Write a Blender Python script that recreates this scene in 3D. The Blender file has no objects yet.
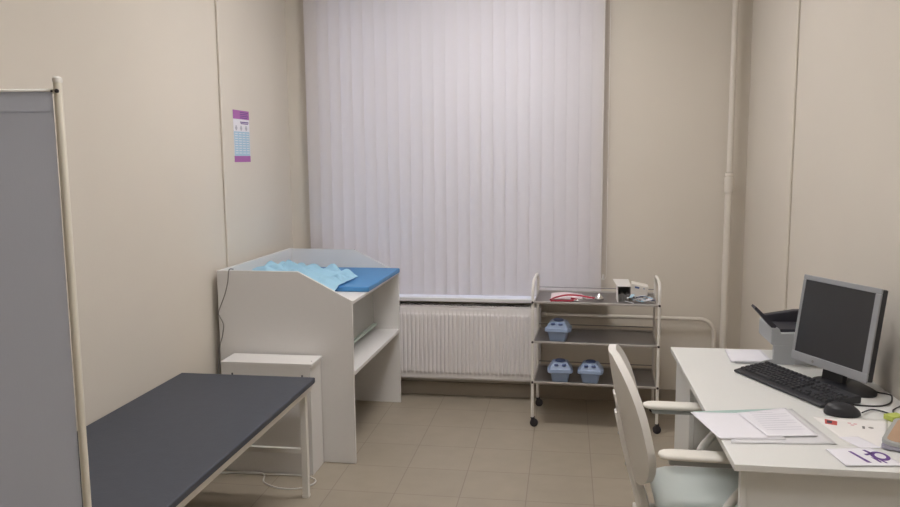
import bpy, bmesh, math, random
from mathutils import Vector, Matrix, noise
random.seed(7)
C = bpy.context.scene.collection
PI = math.pi
V = Vector

# ------------------------------------------------------------------ materials
def mat(name, col, rough=0.5, metal=0.0, noise_amt=0.0, noise_scale=30.0, bump=0.0, bump_scale=200.0, spec=0.5, trans=0.0, coat=0.0):
    m = bpy.data.materials.new(name); m.use_nodes = True
    nt = m.node_tree; b = nt.nodes['Principled BSDF']
    b.inputs['Base Color'].default_value = (*col, 1)
    b.inputs['Roughness'].default_value = rough
    b.inputs['Metallic'].default_value = metal
    b.inputs['Specular IOR Level'].default_value = spec
    b.inputs['Coat Weight'].default_value = coat
    tc = nt.nodes.new('ShaderNodeTexCoord')
    if noise_amt > 0:
        n = nt.nodes.new('ShaderNodeTexNoise'); n.inputs['Scale'].default_value = noise_scale
        n.inputs['Detail'].default_value = 5
        mr = nt.nodes.new('ShaderNodeMapRange')
        mr.inputs['To Min'].default_value = 1 - noise_amt; mr.inputs['To Max'].default_value = 1 + noise_amt
        mx = nt.nodes.new('ShaderNodeVectorMath'); mx.operation = 'SCALE'
        mx.inputs[0].default_value = col
        nt.links.new(tc.outputs['Object'], n.inputs['Vector'])
        nt.links.new(n.outputs['Fac'], mr.inputs['Value'])
        nt.links.new(mr.outputs['Result'], mx.inputs['Scale'])
        nt.links.new(mx.outputs['Vector'], b.inputs['Base Color'])
    if bump > 0:
        n2 = nt.nodes.new('ShaderNodeTexNoise'); n2.inputs['Scale'].default_value = bump_scale
        n2.inputs['Detail'].default_value = 4
        bp = nt.nodes.new('ShaderNodeBump'); bp.inputs['Strength'].default_value = bump
        bp.inputs['Distance'].default_value = 0.002
        nt.links.new(tc.outputs['Object'], n2.inputs['Vector'])
        nt.links.new(n2.outputs['Fac'], bp.inputs['Height'])
        nt.links.new(bp.outputs['Normal'], b.inputs['Normal'])
    return m

def translucent(name, col, fac, tcol=None, rough=0.9):
    m = bpy.data.materials.new(name); m.use_nodes = True
    nt = m.node_tree; nt.nodes.clear()
    o = nt.nodes.new('ShaderNodeOutputMaterial'); d = nt.nodes.new('ShaderNodeBsdfDiffuse')
    t = nt.nodes.new('ShaderNodeBsdfTranslucent'); mx = nt.nodes.new('ShaderNodeMixShader')
    tc = nt.nodes.new('ShaderNodeTexCoord'); n = nt.nodes.new('ShaderNodeTexNoise')
    mp = nt.nodes.new('ShaderNodeMapping'); mp.inputs['Scale'].default_value = (400, 400, 60)
    n.inputs['Scale'].default_value = 1.0; n.inputs['Detail'].default_value = 3
    bp = nt.nodes.new('ShaderNodeBump'); bp.inputs['Strength'].default_value = 0.15; bp.inputs['Distance'].default_value = 0.001
    nt.links.new(tc.outputs['Object'], mp.inputs['Vector']); nt.links.new(mp.outputs['Vector'], n.inputs['Vector'])
    nt.links.new(n.outputs['Fac'], bp.inputs['Height']); nt.links.new(bp.outputs['Normal'], d.inputs['Normal'])
    d.inputs['Color'].default_value = (*col, 1); t.inputs['Color'].default_value = (*(tcol or col), 1)
    mx.inputs['Fac'].default_value = fac
    nt.links.new(d.outputs[0], mx.inputs[1]); nt.links.new(t.outputs[0], mx.inputs[2]); nt.links.new(mx.outputs[0], o.inputs['Surface'])
    return m

def emissive(name, col, strength):
    m = bpy.data.materials.new(name); m.use_nodes = True
    nt = m.node_tree; nt.nodes.clear()
    o = nt.nodes.new('ShaderNodeOutputMaterial'); e = nt.nodes.new('ShaderNodeEmission')
    e.inputs['Color'].default_value = (*col, 1); e.inputs['Strength'].default_value = strength
    nt.links.new(e.outputs[0], o.inputs['Surface'])
    return m

def tile_mat(name, col, grout, ox, oy, size, axes='XY', rough=0.5):
    m = mat(name, col, rough); nt = m.node_tree; b = nt.nodes['Principled BSDF']
    tc = nt.nodes.new('ShaderNodeTexCoord'); mp = nt.nodes.new('ShaderNodeMapping')
    mp.inputs['Location'].default_value = (-ox, -oy, 0)
    br = nt.nodes.new('ShaderNodeTexBrick'); br.offset = 0; br.squash = 1
    br.inputs['Scale'].default_value = 1; br.inputs['Mortar Size'].default_value = 0.0022
    br.inputs['Mortar Smooth'].default_value = 0.3
    br.inputs['Brick Width'].default_value = size; br.inputs['Row Height'].default_value = size
    br.inputs['Color1'].default_value = (*col, 1)
    br.inputs['Color2'].default_value = (*[c * 0.96 for c in col], 1)
    br.inputs['Mortar'].default_value = (*grout, 1)
    n = nt.nodes.new('ShaderNodeTexNoise'); n.inputs['Scale'].default_value = 9; n.inputs['Detail'].default_value = 8
    mr = nt.nodes.new('ShaderNodeMapRange'); mr.inputs['To Min'].default_value = 0.9; mr.inputs['To Max'].default_value = 1.1
    mx = nt.nodes.new('ShaderNodeVectorMath'); mx.operation = 'SCALE'
    nt.links.new(tc.outputs['Object'], mp.inputs['Vector']); nt.links.new(mp.outputs['Vector'], br.inputs['Vector'])
    nt.links.new(tc.outputs['Object'], n.inputs['Vector']); nt.links.new(n.outputs['Fac'], mr.inputs['Value'])
    nt.links.new(br.outputs['Color'], mx.inputs[0]); nt.links.new(mr.outputs['Result'], mx.inputs['Scale'])
    nt.links.new(mx.outputs['Vector'], b.inputs['Base Color'])
    bp = nt.nodes.new('ShaderNodeBump'); bp.inputs['Strength'].default_value = 0.4; bp.inputs['Distance'].default_value = 0.001
    bp.invert = True
    nt.links.new(br.outputs['Fac'], bp.inputs['Height']); nt.links.new(bp.outputs['Normal'], b.inputs['Normal'])
    return m

M = {}
M['wall'] = mat('wall_paint', (0.70, 0.648, 0.572), 0.85, noise_amt=0.025, noise_scale=2.5, bump=0.12, bump_scale=120, spec=0.2)
M['ceiling'] = mat('ceiling_paint', (0.8, 0.79, 0.76), 0.9, noise_amt=0.02, noise_scale=4)
M['floor'] = tile_mat('floor_tile', (0.385, 0.335, 0.262), (0.27, 0.225, 0.18), -0.768, 3.867, 0.3, rough=0.42)
M['plinth'] = mat('plinth_tile', (0.36, 0.31, 0.25), 0.5, noise_amt=0.06, noise_scale=12)
M['grout'] = mat('grout', (0.62, 0.57, 0.5), 0.9, noise_amt=0.05)
M['laminate'] = mat('white_laminate', (0.76, 0.745, 0.73), 0.45, noise_amt=0.012, noise_scale=60, bump=0.05, bump_scale=400)
M['innergrey'] = mat('grey_back_board', (0.46, 0.465, 0.44), 0.55, noise_amt=0.03)
M['desklam'] = mat('desk_laminate', (0.75, 0.755, 0.735), 0.4, noise_amt=0.015, noise_scale=80, bump=0.05, bump_scale=400)
M['enamel'] = mat('white_enamel', (0.80, 0.775, 0.73), 0.35, noise_amt=0.01, noise_scale=20)
M['radiator'] = mat('radiator_enamel', (0.82, 0.79, 0.79), 0.38, noise_amt=0.01, noise_scale=20)
M['pipe'] = mat('painted_pipe', (0.74, 0.69, 0.62), 0.45, noise_amt=0.03, noise_scale=30)
M['conduit'] = mat('painted_conduit', (0.70, 0.65, 0.57), 0.6, noise_amt=0.04, noise_scale=20)
M['couchvinyl'] = mat('slate_vinyl', (0.055, 0.063, 0.083), 0.55, noise_amt=0.12, noise_scale=25, bump=0.25, bump_scale=90)
M['screenfab'] = translucent('grey_screen_fabric', (0.54, 0.57, 0.65), 0.42)
M['creamtube'] = mat('cream_tube', (0.74, 0.70, 0.60), 0.4, noise_amt=0.02)
M['slat'] = translucent('blind_fabric', (0.73, 0.70, 0.705), 0.27, (0.86, 0.82, 0.82))
M['bluepad'] = mat('blue_vinyl', (0.07, 0.26, 0.55), 0.5, noise_amt=0.05, noise_scale=15, bump=0.1, bump_scale=60)
M['cyan'] = translucent('pale_blue_nonwoven', (0.46, 0.75, 0.92), 0.25, (0.46, 0.75, 0.92))
M['greenedge'] = mat('pale_green_edge', (0.62, 0.74, 0.67), 0.4, noise_amt=0.04)
M['steel'] = mat('brushed_steel', (0.27, 0.255, 0.25), 0.40, 0.7, noise_amt=0.08, noise_scale=18)
M['dullsteel'] = mat('dull_steel', (0.50, 0.475, 0.455), 0.45, 0.5, noise_amt=0.05)
M['chrome'] = mat('chrome', (0.75, 0.75, 0.75), 0.18, 1.0, noise_amt=0.02)
M['darkrubber'] = mat('dark_rubber', (0.035, 0.03, 0.035), 0.6, noise_amt=0.1)
M['tub'] = mat('blue_grey_plastic', (0.30, 0.39, 0.57), 0.35, noise_amt=0.03)
M['tublid'] = mat('blue_lid_plastic', (0.17, 0.25, 0.42), 0.35, noise_amt=0.03)
M['tubgrip'] = mat('dark_blue_grip', (0.07, 0.11, 0.26), 0.4, noise_amt=0.03)
M['red'] = mat('red_rubber', (0.42, 0.03, 0.06), 0.4, noise_amt=0.05)
M['paper'] = mat('white_paper', (0.80, 0.79, 0.84), 0.85, noise_amt=0.012, noise_scale=40)
M['greypaper'] = mat('grey_paper', (0.60, 0.60, 0.61), 0.8, noise_amt=0.02, noise_scale=40)
M['offpaper'] = mat('off_white_paper', (0.68, 0.68, 0.70), 0.8, noise_amt=0.02, noise_scale=40)
M['pinkpaper'] = mat('pink_white_paper', (0.82, 0.70, 0.74), 0.8, noise_amt=0.03, noise_scale=60)
M['ink'] = mat('grey_ink', (0.50, 0.50, 0.56), 0.9, noise_amt=0.1)
M['darkink'] = mat('dark_ink', (0.05, 0.05, 0.07), 0.8, noise_amt=0.1)
M['purple'] = mat('purple_print', (0.13, 0.06, 0.26), 0.7, noise_amt=0.05)
M['mauve'] = mat('mauve_print', (0.42, 0.15, 0.42), 0.8, noise_amt=0.04)
M['skyprint'] = mat('light_blue_print', (0.42, 0.60, 0.74), 0.8, noise_amt=0.04)
M['redprint'] = mat('red_print', (0.50, 0.08, 0.07), 0.7, noise_amt=0.05)
M['pinkprint'] = mat('pink_print', (0.75, 0.45, 0.47), 0.8, noise_amt=0.05)
M['teal'] = mat('teal_card', (0.40, 0.56, 0.53), 0.5, noise_amt=0.04)
M['cardboard'] = mat('grey_cardboard', (0.26, 0.25, 0.25), 0.8, noise_amt=0.05)
M['whitecard'] = mat('white_card', (0.84, 0.82, 0.80), 0.7, noise_amt=0.02)
M['creamcard'] = mat('cream_card', (0.80, 0.76, 0.70), 0.7, noise_amt=0.03)
M['chairplastic'] = mat('white_plastic', (0.74, 0.72, 0.68), 0.4, noise_amt=0.015)
M['armplastic'] = mat('armrest_plastic', (0.82, 0.79, 0.72), 0.35, noise_amt=0.01)
M['greyplastic'] = mat('grey_plastic', (0.40, 0.41, 0.40), 0.5, noise_amt=0.02)
M['seatvinyl'] = mat('pale_green_vinyl', (0.58, 0.63, 0.60), 0.42, noise_amt=0.03, noise_scale=8, bump=0.1, bump_scale=80)
M['blackplastic'] = mat('black_plastic', (0.022, 0.023, 0.028), 0.42, noise_amt=0.05, noise_scale=40)
M['keyplastic'] = mat('key_plastic', (0.030, 0.031, 0.037), 0.5, noise_amt=0.08, noise_scale=60)
M['silver'] = mat('silver_bezel', (0.33, 0.34, 0.36), 0.45, 0.2, noise_amt=0.02)
M['screen'] = mat('dark_display', (0.030, 0.031, 0.036), 0.22, spec=0.5, noise_amt=0.02)
M['printergrey'] = mat('printer_grey', (0.40, 0.415, 0.43), 0.5, noise_amt=0.02)
M['printerdark'] = mat('printer_dark', (0.035, 0.035, 0.045), 0.5, noise_amt=0.05)
M['tan'] = mat('tan_cover', (0.47, 0.31, 0.20), 0.6, noise_amt=0.08, noise_scale=20)
M['lilac'] = mat('grey_lilac_cover', (0.34, 0.33, 0.40), 0.6, noise_amt=0.05)
M['yellowgreen'] = mat('yellow_green_paper', (0.48, 0.55, 0.12), 0.7, noise_amt=0.05)
M['cablegrey'] = mat('grey_cable', (0.22, 0.21, 0.20), 0.6, noise_amt=0.05)
M['cablewhite'] = mat('white_cable', (0.72, 0.70, 0.66), 0.5, noise_amt=0.03)
M['cableblack'] = mat('black_cable', (0.03, 0.03, 0.035), 0.5, noise_amt=0.05)
M['winframe'] = mat('window_pvc', (0.8, 0.8, 0.8), 0.4, noise_amt=0.01)
M['asphalt'] = mat('yard_asphalt', (0.06, 0.06, 0.065), 0.9, noise_amt=0.2, noise_scale=10)
M['lamp'] = emissive('lamp_diffuser', (1.0, 0.963, 0.952), 10.0)
mg = bpy.data.materials.new('window_glass'); mg.use_nodes = True
g = mg.node_tree.nodes['Principled BSDF']; g.inputs['Transmission Weight'].default_value = 1; g.inputs['Roughness'].default_value = 0; g.inputs['IOR'].default_value = 1.0
g.inputs['Base Color'].default_value = (0.95, 0.97, 1, 1)
M['glass'] = mg

# ------------------------------------------------------------------ mesh builder
class MB:
    def __init__(s): s.v = []; s.f = []; s.mi = []; s.cur = 0; s.sm = []; s.smooth = False
    def add(s, vs, fs):
        o = len(s.v); s.v += [V(p) for p in vs]
        for f in fs: s.f.append([i + o for i in f]); s.mi.append(s.cur); s.sm.append(s.smooth)
        return s
    def box(s, a, b):
        x0, y0, z0 = a; x1, y1, z1 = b
        if x0 > x1: x0, x1 = x1, x0
        if y0 > y1: y0, y1 = y1, y0
        if z0 > z1: z0, z1 = z1, z0
        vs = [(x0,y0,z0),(x1,y0,z0),(x1,y1,z0),(x0,y1,z0),(x0,y0,z1),(x1,y0,z1),(x1,y1,z1),(x0,y1,z1)]
        return s.add(vs, [(0,3,2,1),(4,5,6,7),(0,1,5,4),(1,2,6,5),(2,3,7,6),(3,0,4,7)])
    def prism(s, poly, vec):
        n = len(poly); vec = V(vec); a = [V(p) for p in poly]; b = [p + vec for p in a]
        nrm = V((0,0,0))
        for i in range(n): nrm += a[i].cross(a[(i+1) % n])
        fs = [tuple(range(n)), tuple(range(2*n-1, n-1, -1))] + [(i, i+n, (i+1) % n + n, (i+1) % n) for i in range(n)]
        if nrm.dot(vec) > 0: fs = [tuple(reversed(f)) for f in fs]
        return s.add(a + b, fs)
    def tube(s, pts, r, n=12, caps=True, closed=False):
        pts = [V(p) for p in pts]; m = len(pts)
        rs = r if isinstance(r, (list, tuple)) else [r] * m
        o = len(s.v); prev = None; vs = []
        for i, p in enumerate(pts):
            if closed: t = (pts[(i+1) % m] - pts[i-1])
            else: t = (pts[min(i+1, m-1)] - pts[max(i-1, 0)])
            t.normalize()
            if prev is None:
                a = V((0,0,1)) if abs(t.z) < 0.9 else V((1,0,0))
                u = t.cross(a).normalized()
            else:
                u = (prev - t * prev.dot(t)).normalized()
            w = t.cross(u); prev = u
            for k in range(n):
                an = 2*PI*k/n; vs.append(p + (u*math.cos(an) + w*math.sin(an)) * rs[i])
        fs = []
        for i in range(m if closed else m-1):
            j = (i+1) % m
            for k in range(n):
                l = (k+1) % n; fs.append((i*n+k, i*n+l, j*n+l, j*n+k))
        if caps and not closed:
            fs.append(tuple(reversed(range(n)))); fs.append(tuple(range((m-1)*n, m*n)))
        sm = s.smooth; s.smooth = True; s.add(vs, fs); s.smooth = sm
        return s
    def lathe(s, prof, c, n=24, axis='Z'):
        vs = []; m = len(prof); c = V(c)
        for r, h in prof:
            for k in range(n):
                an = 2*PI*k/n
                if axis == 'Z': p = V((r*math.cos(an), r*math.sin(an), h))
                elif axis == 'X': p = V((h, r*math.cos(an), r*math.sin(an)))
                else: p = V((r*math.sin(an), h, r*math.cos(an)))
                vs.append(c + p)
        fs = [(i*n+k, i*n+(k+1) % n, (i+1)*n+(k+1) % n, (i+1)*n+k) for i in range(m-1) for k in range(n)]
        fs.append(tuple(reversed(range(n)))); fs.append(tuple(range((m-1)*n, m*n)))
        sm = s.smooth; s.smooth = True; s.add(vs, fs); s.smooth = sm
        return s
    def grid(s, fn, nu, nv):
        vs = [fn(i/nu, j/nv) for j in range(nv+1) for i in range(nu+1)]
        w = nu + 1
        fs = [(j*w+i, j*w+i+1, (j+1)*w+i+1, (j+1)*w+i) for j in range(nv) for i in range(nu)]
        sm = s.smooth; s.smooth = True; s.add(vs, fs); s.smooth = sm
        return s
    def build(s, name, m, parent=None, origin=None, bevel=0.0, seg=2, local=False, sub=0, solid=0.0, label=None, ang=35, kind=None):
        me = bpy.data.meshes.new(name)
        root = parent
        while root is not None and root.parent is not None: root = root.parent
        if local: org = V((0,0,0)) if parent is not None else V(origin or (0,0,0)); sub_o = V((0,0,0))
        else:
            if root is not None: sub_o = V(root.location)
            elif origin is not None: sub_o = V(origin)
            else:
                xs = [p.x for p in s.v]; ys = [p.y for p in s.v]; zs = [p.z for p in s.v]
                sub_o = V(((min(xs)+max(xs))/2, (min(ys)+max(ys))/2, min(zs)))
        me.from_pydata([tuple(p - sub_o) for p in s.v], [], s.f)
        ms = m if isinstance(m, (list, tuple)) else [m]
        for q in ms: me.materials.append(M[q] if isinstance(q, str) else q)
        me.polygons.foreach_set('material_index', s.mi)
        me.polygons.foreach_set('use_smooth', s.sm)
        me.update()
        bm = bmesh.new(); bm.from_mesh(me); bmesh.ops.recalc_face_normals(bm, faces=bm.faces) if solid == 0 else None
        bm.to_mesh(me); bm.free()
        if any(s.sm): me.set_sharp_from_angle(angle=math.radians(ang))
        o = bpy.data.objects.new(name, me); C.objects.link(o)
        if parent is not None: o.parent = parent
        else: o.location = sub_o if not local else (origin or (0,0,0))
        if solid:
            md = o.modifiers.new('thickness', 'SOLIDIFY'); md.thickness = abs(solid); md.offset = -1 if solid > 0 else 1
        if bevel:
            md = o.modifiers.new('bevel', 'BEVEL'); md.width = bevel; md.segments = seg; md.limit_method = 'ANGLE'; md.angle_limit = math.radians(40)
        if sub:
            md = o.modifiers.new('subdivide', 'SUBSURF'); md.levels = sub; md.render_levels = sub
        if label: o['label'] = label
        if kind: o['kind'] = kind
        return o

def tag(o, label, cat, group=None, kind=None):
    o['label'] = label; o['category'] = cat
    if group: o['group'] = group
    if kind: o['kind'] = kind
    return o
def thing(name, label, cat, loc, rotz=0, group=None):
    o = bpy.data.objects.new(name, None); C.objects.link(o); o.empty_display_size = 0.05
    o.location = loc; o.rotation_euler = (0, 0, rotz)
    return tag(o, label, cat, group)
def structure(o): o['kind'] = 'structure'; return o
def dup(root, loc=None, rotz=None, label=None, group=None):
    r = root.copy(); C.objects.link(r)
    if loc is not None: r.location = loc
    if rotz is not None: r.rotation_euler = (0, 0, rotz)
    if label: r['label'] = label
    if group: r['group'] = group
    def rec(a, b):
        for ch in list(a.children):
            c = ch.copy(); C.objects.link(c); c.parent = b; rec(ch, c)
    rec(root, r)
    return r
def smoothpath(pts, n=8):
    pts = [V(p) for p in pts]; out = []
    for i in range(len(pts)-1):
        p0 = pts[max(i-1,0)]; p1 = pts[i]; p2 = pts[i+1]; p3 = pts[min(i+2,len(pts)-1)]
        for k in range(n):
            t = k/n
            out.append(0.5*((2*p1)+(p2-p0)*t+(2*p0-5*p1+4*p2-p3)*t*t+(-p0+3*p1-3*p2+p3)*t**3))
    out.append(pts[-1]); return out

# ------------------------------------------------------------------ room
XL, XR, YB, YF, ZC = -1.77, 1.05, 4.768, -1.3, 2.9
T = 0.12
WX0, WX1, WZ0, WZ1, WD = -1.50, 0.14, 0.655, 2.84, 0.34
structure(MB().box((XL-T, YF-T, -0.1), (XR+T, YB+WD, 0)).build('floor', 'floor', origin=(0,0,0)))
structure(MB().box((XL-T, YF-T, ZC), (XR+T, YB+WD, ZC+0.1)).build('ceiling', 'ceiling', origin=(0,0,0)))
structure(MB().box((XL-T, YF-T, 0), (XL, YB+WD, ZC)).build('wall_left', 'wall', origin=(0,0,0)))
structure(MB().box((XR, YF-T, 0), (XR+T, YB+WD, ZC)).build('wall_right', 'wall', origin=(0,0,0)))
structure(MB().box((XL, YF-T, 0), (XR, YF, ZC)).build('wall_front', 'wall', origin=(0,0,0)))
b = MB()
b.box((XL, YB, 0), (WX0, YB+WD, ZC)); b.box((WX1, YB, 0), (XR, YB+WD, ZC))
b.box((WX0, YB, 0), (WX1, YB+WD, WZ0-0.03)); b.box((WX0, YB, WZ1), (WX1, YB+WD, ZC))
structure(b.build('wall_back', 'wall', origin=(0,0,0)))
# tiled plinth
for nm, a, c in (('baseboard_back', (XL, YB-0.012, 0), (XR, YB, 0.085)), ('baseboard_left', (XL, YF, 0), (XL+0.012, YB-0.012, 0.10)),
                 ('baseboard_right', (XR-0.012, YF, 0), (XR, YB-0.012, 0.10))):
    structure(MB().box(a, c).build(nm, 'plinth', origin=(0,0,0), bevel=0.002))
# window
w = MB(); y0, y1 = YB+0.24, YB+0.30
for a, c in (((WX0, WZ0), (WX0+0.07, WZ1)), ((WX1-0.07, WZ0), (WX1, WZ1)), ((WX0+0.07, WZ0), (WX1-0.07, WZ0+0.07)), ((WX0+0.07, WZ1-0.07), (WX1-0.07, WZ1)), ((-0.71, WZ0+0.07), (-0.65, WZ1-0.07))):
    w.box((a[0], y0, a[1]), (c[0], y1, c[1]))
wf = structure(w.build('window_1', 'winframe', origin=(0,0,0), bevel=0.004))
for a, c in ((WX0+0.07, -0.71), (-0.65, WX1-0.07)):
    MB().box((a, YB+0.268, WZ0+0.07), (c, YB+0.272, WZ1-0.07)).build('window_pane', 'glass', parent=wf)
sl = MB().box((-1.60, 4.665, 0.630), (0.24, YB, 0.655)).box((WX0+0.001, YB, 0.626), (WX1-0.001, YB+0.24, 0.655))
structure(sl.build('window_sill', 'winframe', origin=(0,0,0), bevel=0.004))
# yard outside: ground, plus unseen wall and wing added to block sky from slats
structure(MB().box((-6, YB+WD, -0.4), (6, 12, -0.3)).build('ground_outside', 'asphalt', origin=(0,0,0)))
structure(MB().box((-6, 7.3, -0.3), (6, 7.5, 3.5)).box((-6, 5.3, -0.3), (-2.1, 7.3, 4.5)).build('wall_sky_blocker', 'asphalt', origin=(0,0,0)))
# wall cable conduits
def vt(name, x, y, r, m):
    return structure(MB().tube([(x, y, 0.10), (x, y, ZC)], r, 10).build(name, m, origin=(0,0,0)))
vt('trim_1', XL+0.006, 3.775, 0.0062, 'conduit')
vt('trim_2', XR-0.006, 3.825, 0.0062, 'conduit')

# ------------------------------------------------------------------ vertical blind
bl = thing('vertical_blind', 'floor-length white fabric vertical blind drawn closed over the window', 'blind', (-0.71, 4.70, 0.668))
bl['label'] = 'white fabric vertical blind drawn closed over the window above the radiator'
MB().box((-1.66, 4.675, 2.86), (0.25, 4.725, ZC)).build('head_rail', 'enamel', bl, bevel=0.004)
NS = 25; X0, X1 = -1.628, 0.212; sp = (X1-X0-0.083)/(NS-1)
slat_proto = None
for i in range(NS):
    cx = X0 + 0.0415 + i*sp
    if slat_proto is None:
        s = MB()
        def f(u, v):
            return V(((u-0.5)*0.083, -0.004*math.cos((u-0.5)*PI), v*2.192))
        s.grid(f, 8, 2)
        slat_proto = s.build('slat', 'slat', bl, local=True)
        o = slat_proto
    else:
        o = slat_proto.copy(); C.objects.link(o); o.parent = bl
    o.location = (cx+0.71, random.uniform(-0.001, 0.001), random.uniform(-0.002, 0.002))
    o.rotation_euler = (random.uniform(-0.001, 0.001), 0, -math.radians(5) + random.uniform(-0.03, 0.03))
ch = [(0.203, 4.65, 2.87), (0.203, 4.65, 0.82)] + [(0.221-0.018*math.cos(a), 4.65, 0.82-0.034*math.sin(a)) for a in [PI*k/8 for k in range(1, 8)]] + [(0.239, 4.65, 0.82), (0.239, 4.65, 2.87)]
MB().tube(ch, 0.0019, 6).build('bead_chain', 'enamel', bl)
MB().lathe([(0.004, 0), (0.006, 0.005), (0.006, 0.03), (0.003, 0.036)], (0.221, 4.65, 0.785), 10).build('chain_weight', 'enamel', bl)

# ------------------------------------------------------------------ radiator
rx0, rx1, ry, rz0, rz1 = -1.33, -0.155, 4.655, 0.135, 0.600
rd = thing('radiator', 'white ribbed steel panel radiator under the window', 'radiator', ((rx0+rx1)/2, 4.70, rz0))
pitch = 0.0266; nr = int((rx1-rx0-0.03)/pitch); nxs = nr*12+2
def rf(u, v):
    i_ = round(u*nxs); x = rx0 if i_ == 0 else (rx1 if i_ == nxs else rx0+0.015+(i_-1)*pitch/12); k = (i_-1)/12
    z = rz0 + v*(rz1-rz0)
    ed = min(z-(rz0+0.035), (rz1-0.04)-z)
    win = max(0, min(1, ed/0.012)) if ed > 0 else 0
    if i_ == 0 or i_ == nxs: p = 0
    else:
        ph = k % 1.0; p = 0.5-0.5*math.cos(2*PI*ph); p = min(1, p*1.9)
    return V((x, ry - 0.0085*p*win, z))
vs = [0, 0.03, 0.075, 0.088, 0.101, 0.12, 0.5, 0.87, 0.888, 0.901, 0.914, 0.97, 1.0]
m = MB(); vv = [rf(i/nxs, t) for t in vs for i in range(nxs+1)]
W = nxs+1
m.smooth = True
m.add(vv, [(j*W+i, j*W+i+1, (j+1)*W+i+1, (j+1)*W+i) for j in range(len(vs)-1) for i in range(nxs)])
m.build('front_panel', 'radiator', rd, solid=-0.002, ang=60)
MB().box((rx0, ry+0.002, rz0), (rx1, ry+0.012, rz1)).build('water_panel', 'radiator', rd, bevel=0.004)
g = MB(); g.box((rx0-0.002, ry-0.004, rz1), (rx1+0.002, ry+0.006, rz1+0.006)); g.box((rx0-0.002, 4.735, rz1), (rx1+0.002, 4.745, rz1+0.006))
for i in range(60):
    x = rx0 + (i+0.5)*(rx1-rx0)/60; g.box((x-0.003, ry+0.006, rz1), (x+0.003, 4.735, rz1+0.006))
g.build('top_grille', 'radiator', rd)
for x in (rx0-0.003, rx1): MB().box((x, ry-0.002, rz0+0.01), (x+0.003, 4.745, rz1)).build('side_panel', 'radiator', rd, bevel=0.001)
MB().box((rx0, 4.735, rz0), (rx1, 4.745, rz1)).build('rear_panel', 'radiator', rd)
MB().box((-1.1, 4.745, 0.2), (-1.06, YB, 0.5)).build('bracket', 'radiator', rd)
MB().box((-0.4, 4.745, 0.2), (-0.36, YB, 0.5)).build('bracket', 'radiator', rd)
v = MB(); v.lathe([(0.012, 0), (0.012, 0.02), (0.018, 0.022), (0.018, 0.05), (0.012, 0.055)], (-0.168, 4.715, 0.553), 16, 'X')
v.build('inlet_valve', 'pipe', rd)
pp = smoothpath([(-0.115, 4.715, 0.553), (0.3, 4.715, 0.549), (0.78, 4.715, 0.545)], 4)[:-1]
for k in range(9):
    a = PI/2*k/8; pp.append(V((0.80+0.085*math.sin(a), 4.715, 0.545-0.085*(1-math.cos(a)))))
pp += [V((0.888, 4.715, 0.30)), V((0.888, 4.715, 0.0))]
tag(MB().tube(pp, 0.0125, 14).build('heating_pipe', 'pipe'), 'thin cream pipe running from radiator behind trolley, bending down near the corner', 'pipe')
px = 0.939
rp = thing('riser_pipe', 'thick cream vertical heating pipe standing in the right-hand corner', 'pipe', (px, 4.70, 0))
rp['label'] = 'thick cream vertical heating riser with a coupling, beside the room corner'
MB().tube([(px, 4.70, 0.0), (px, 4.70, 1.312)], 0.0205, 20).build('lower_pipe', 'pipe', rp)
MB().tube([(px+0.001, 4.70, 1.425), (px+0.001, 4.70, ZC)], 0.0165, 20).build('upper_pipe', 'pipe', rp)
MB().lathe([(0.021, 0), (0.0255, 0.003), (0.0255, 0.095), (0.021, 0.098), (0.021, 0.103), (0.0235, 0.105), (0.0235, 0.118), (0.017, 0.123)], (px, 4.70, 1.305), 20).build('coupling', 'pipe', rp)

# ------------------------------------------------------------------ poster
pt = thing('wall_poster', 'small purple and light blue information poster taped to the wall', 'poster', (XL, 4.03, 1.515))
pt['label'] = 'small purple, white and light blue information poster on the cream wall'
PY0, PY1, PZ0, PZ1 = 3.928, 4.137, 1.512, 1.792
def prect(u0, v0, u1, v1, d, mb):
    y0 = PY0+u0*(PY1-PY0); y1 = PY0+u1*(PY1-PY0); z0 = PZ1-v0*(PZ1-PZ0); z1 = PZ1-v1*(PZ1-PZ0)
    mb.box((XL+0.0004, y0, z1), (XL+0.0012+d, y1, z0))
q = MB(); prect(0, 0, 1, 1, 0, q); q.build('sheet', 'paper', pt)
q = MB(); prect(0, 0, 1, 0.17, 0.0003, q); q.build('header_band', 'mauve', pt)
q = MB(); prect(0, 0.88, 1, 1.0, 0.0003, q); q.build('footer_band', 'mauve', pt)
q = MB(); prect(0.02, 0.41, 0.98, 0.88, 0.0003, q); q.build('blue_table', 'skyprint', pt)
q = MB()
for k in range(4): prect(0.42, 0.03+k*0.035, 0.94-0.05*(k % 2), 0.045+k*0.035, 0.0006, q)
prect(0.42, 0.215, 0.95, 0.235, 0.0006, q); prect(0.45, 0.245, 0.92, 0.262, 0.0006, q)
q.build('title_lines', 'purple', pt)
for u in (0.10, 0.40, 0.72):
    q = MB()
    prect(u+0.03, 0.295, u+0.10, 0.325, 0.0006, q); prect(u, 0.325, u+0.13, 0.365, 0.0006, q); prect(u+0.03, 0.365, u+0.10, 0.39, 0.0006, q)
    q.build('figure_icon', 'ink', pt)
q = MB()
for c_ in range(4):
    for k in range(9): prect(0.07+c_*0.235, 0.44+k*0.047, 0.24+c_*0.235, 0.455+k*0.047, 0.0006, q)
q.build('table_lines', 'paper', pt)

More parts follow.
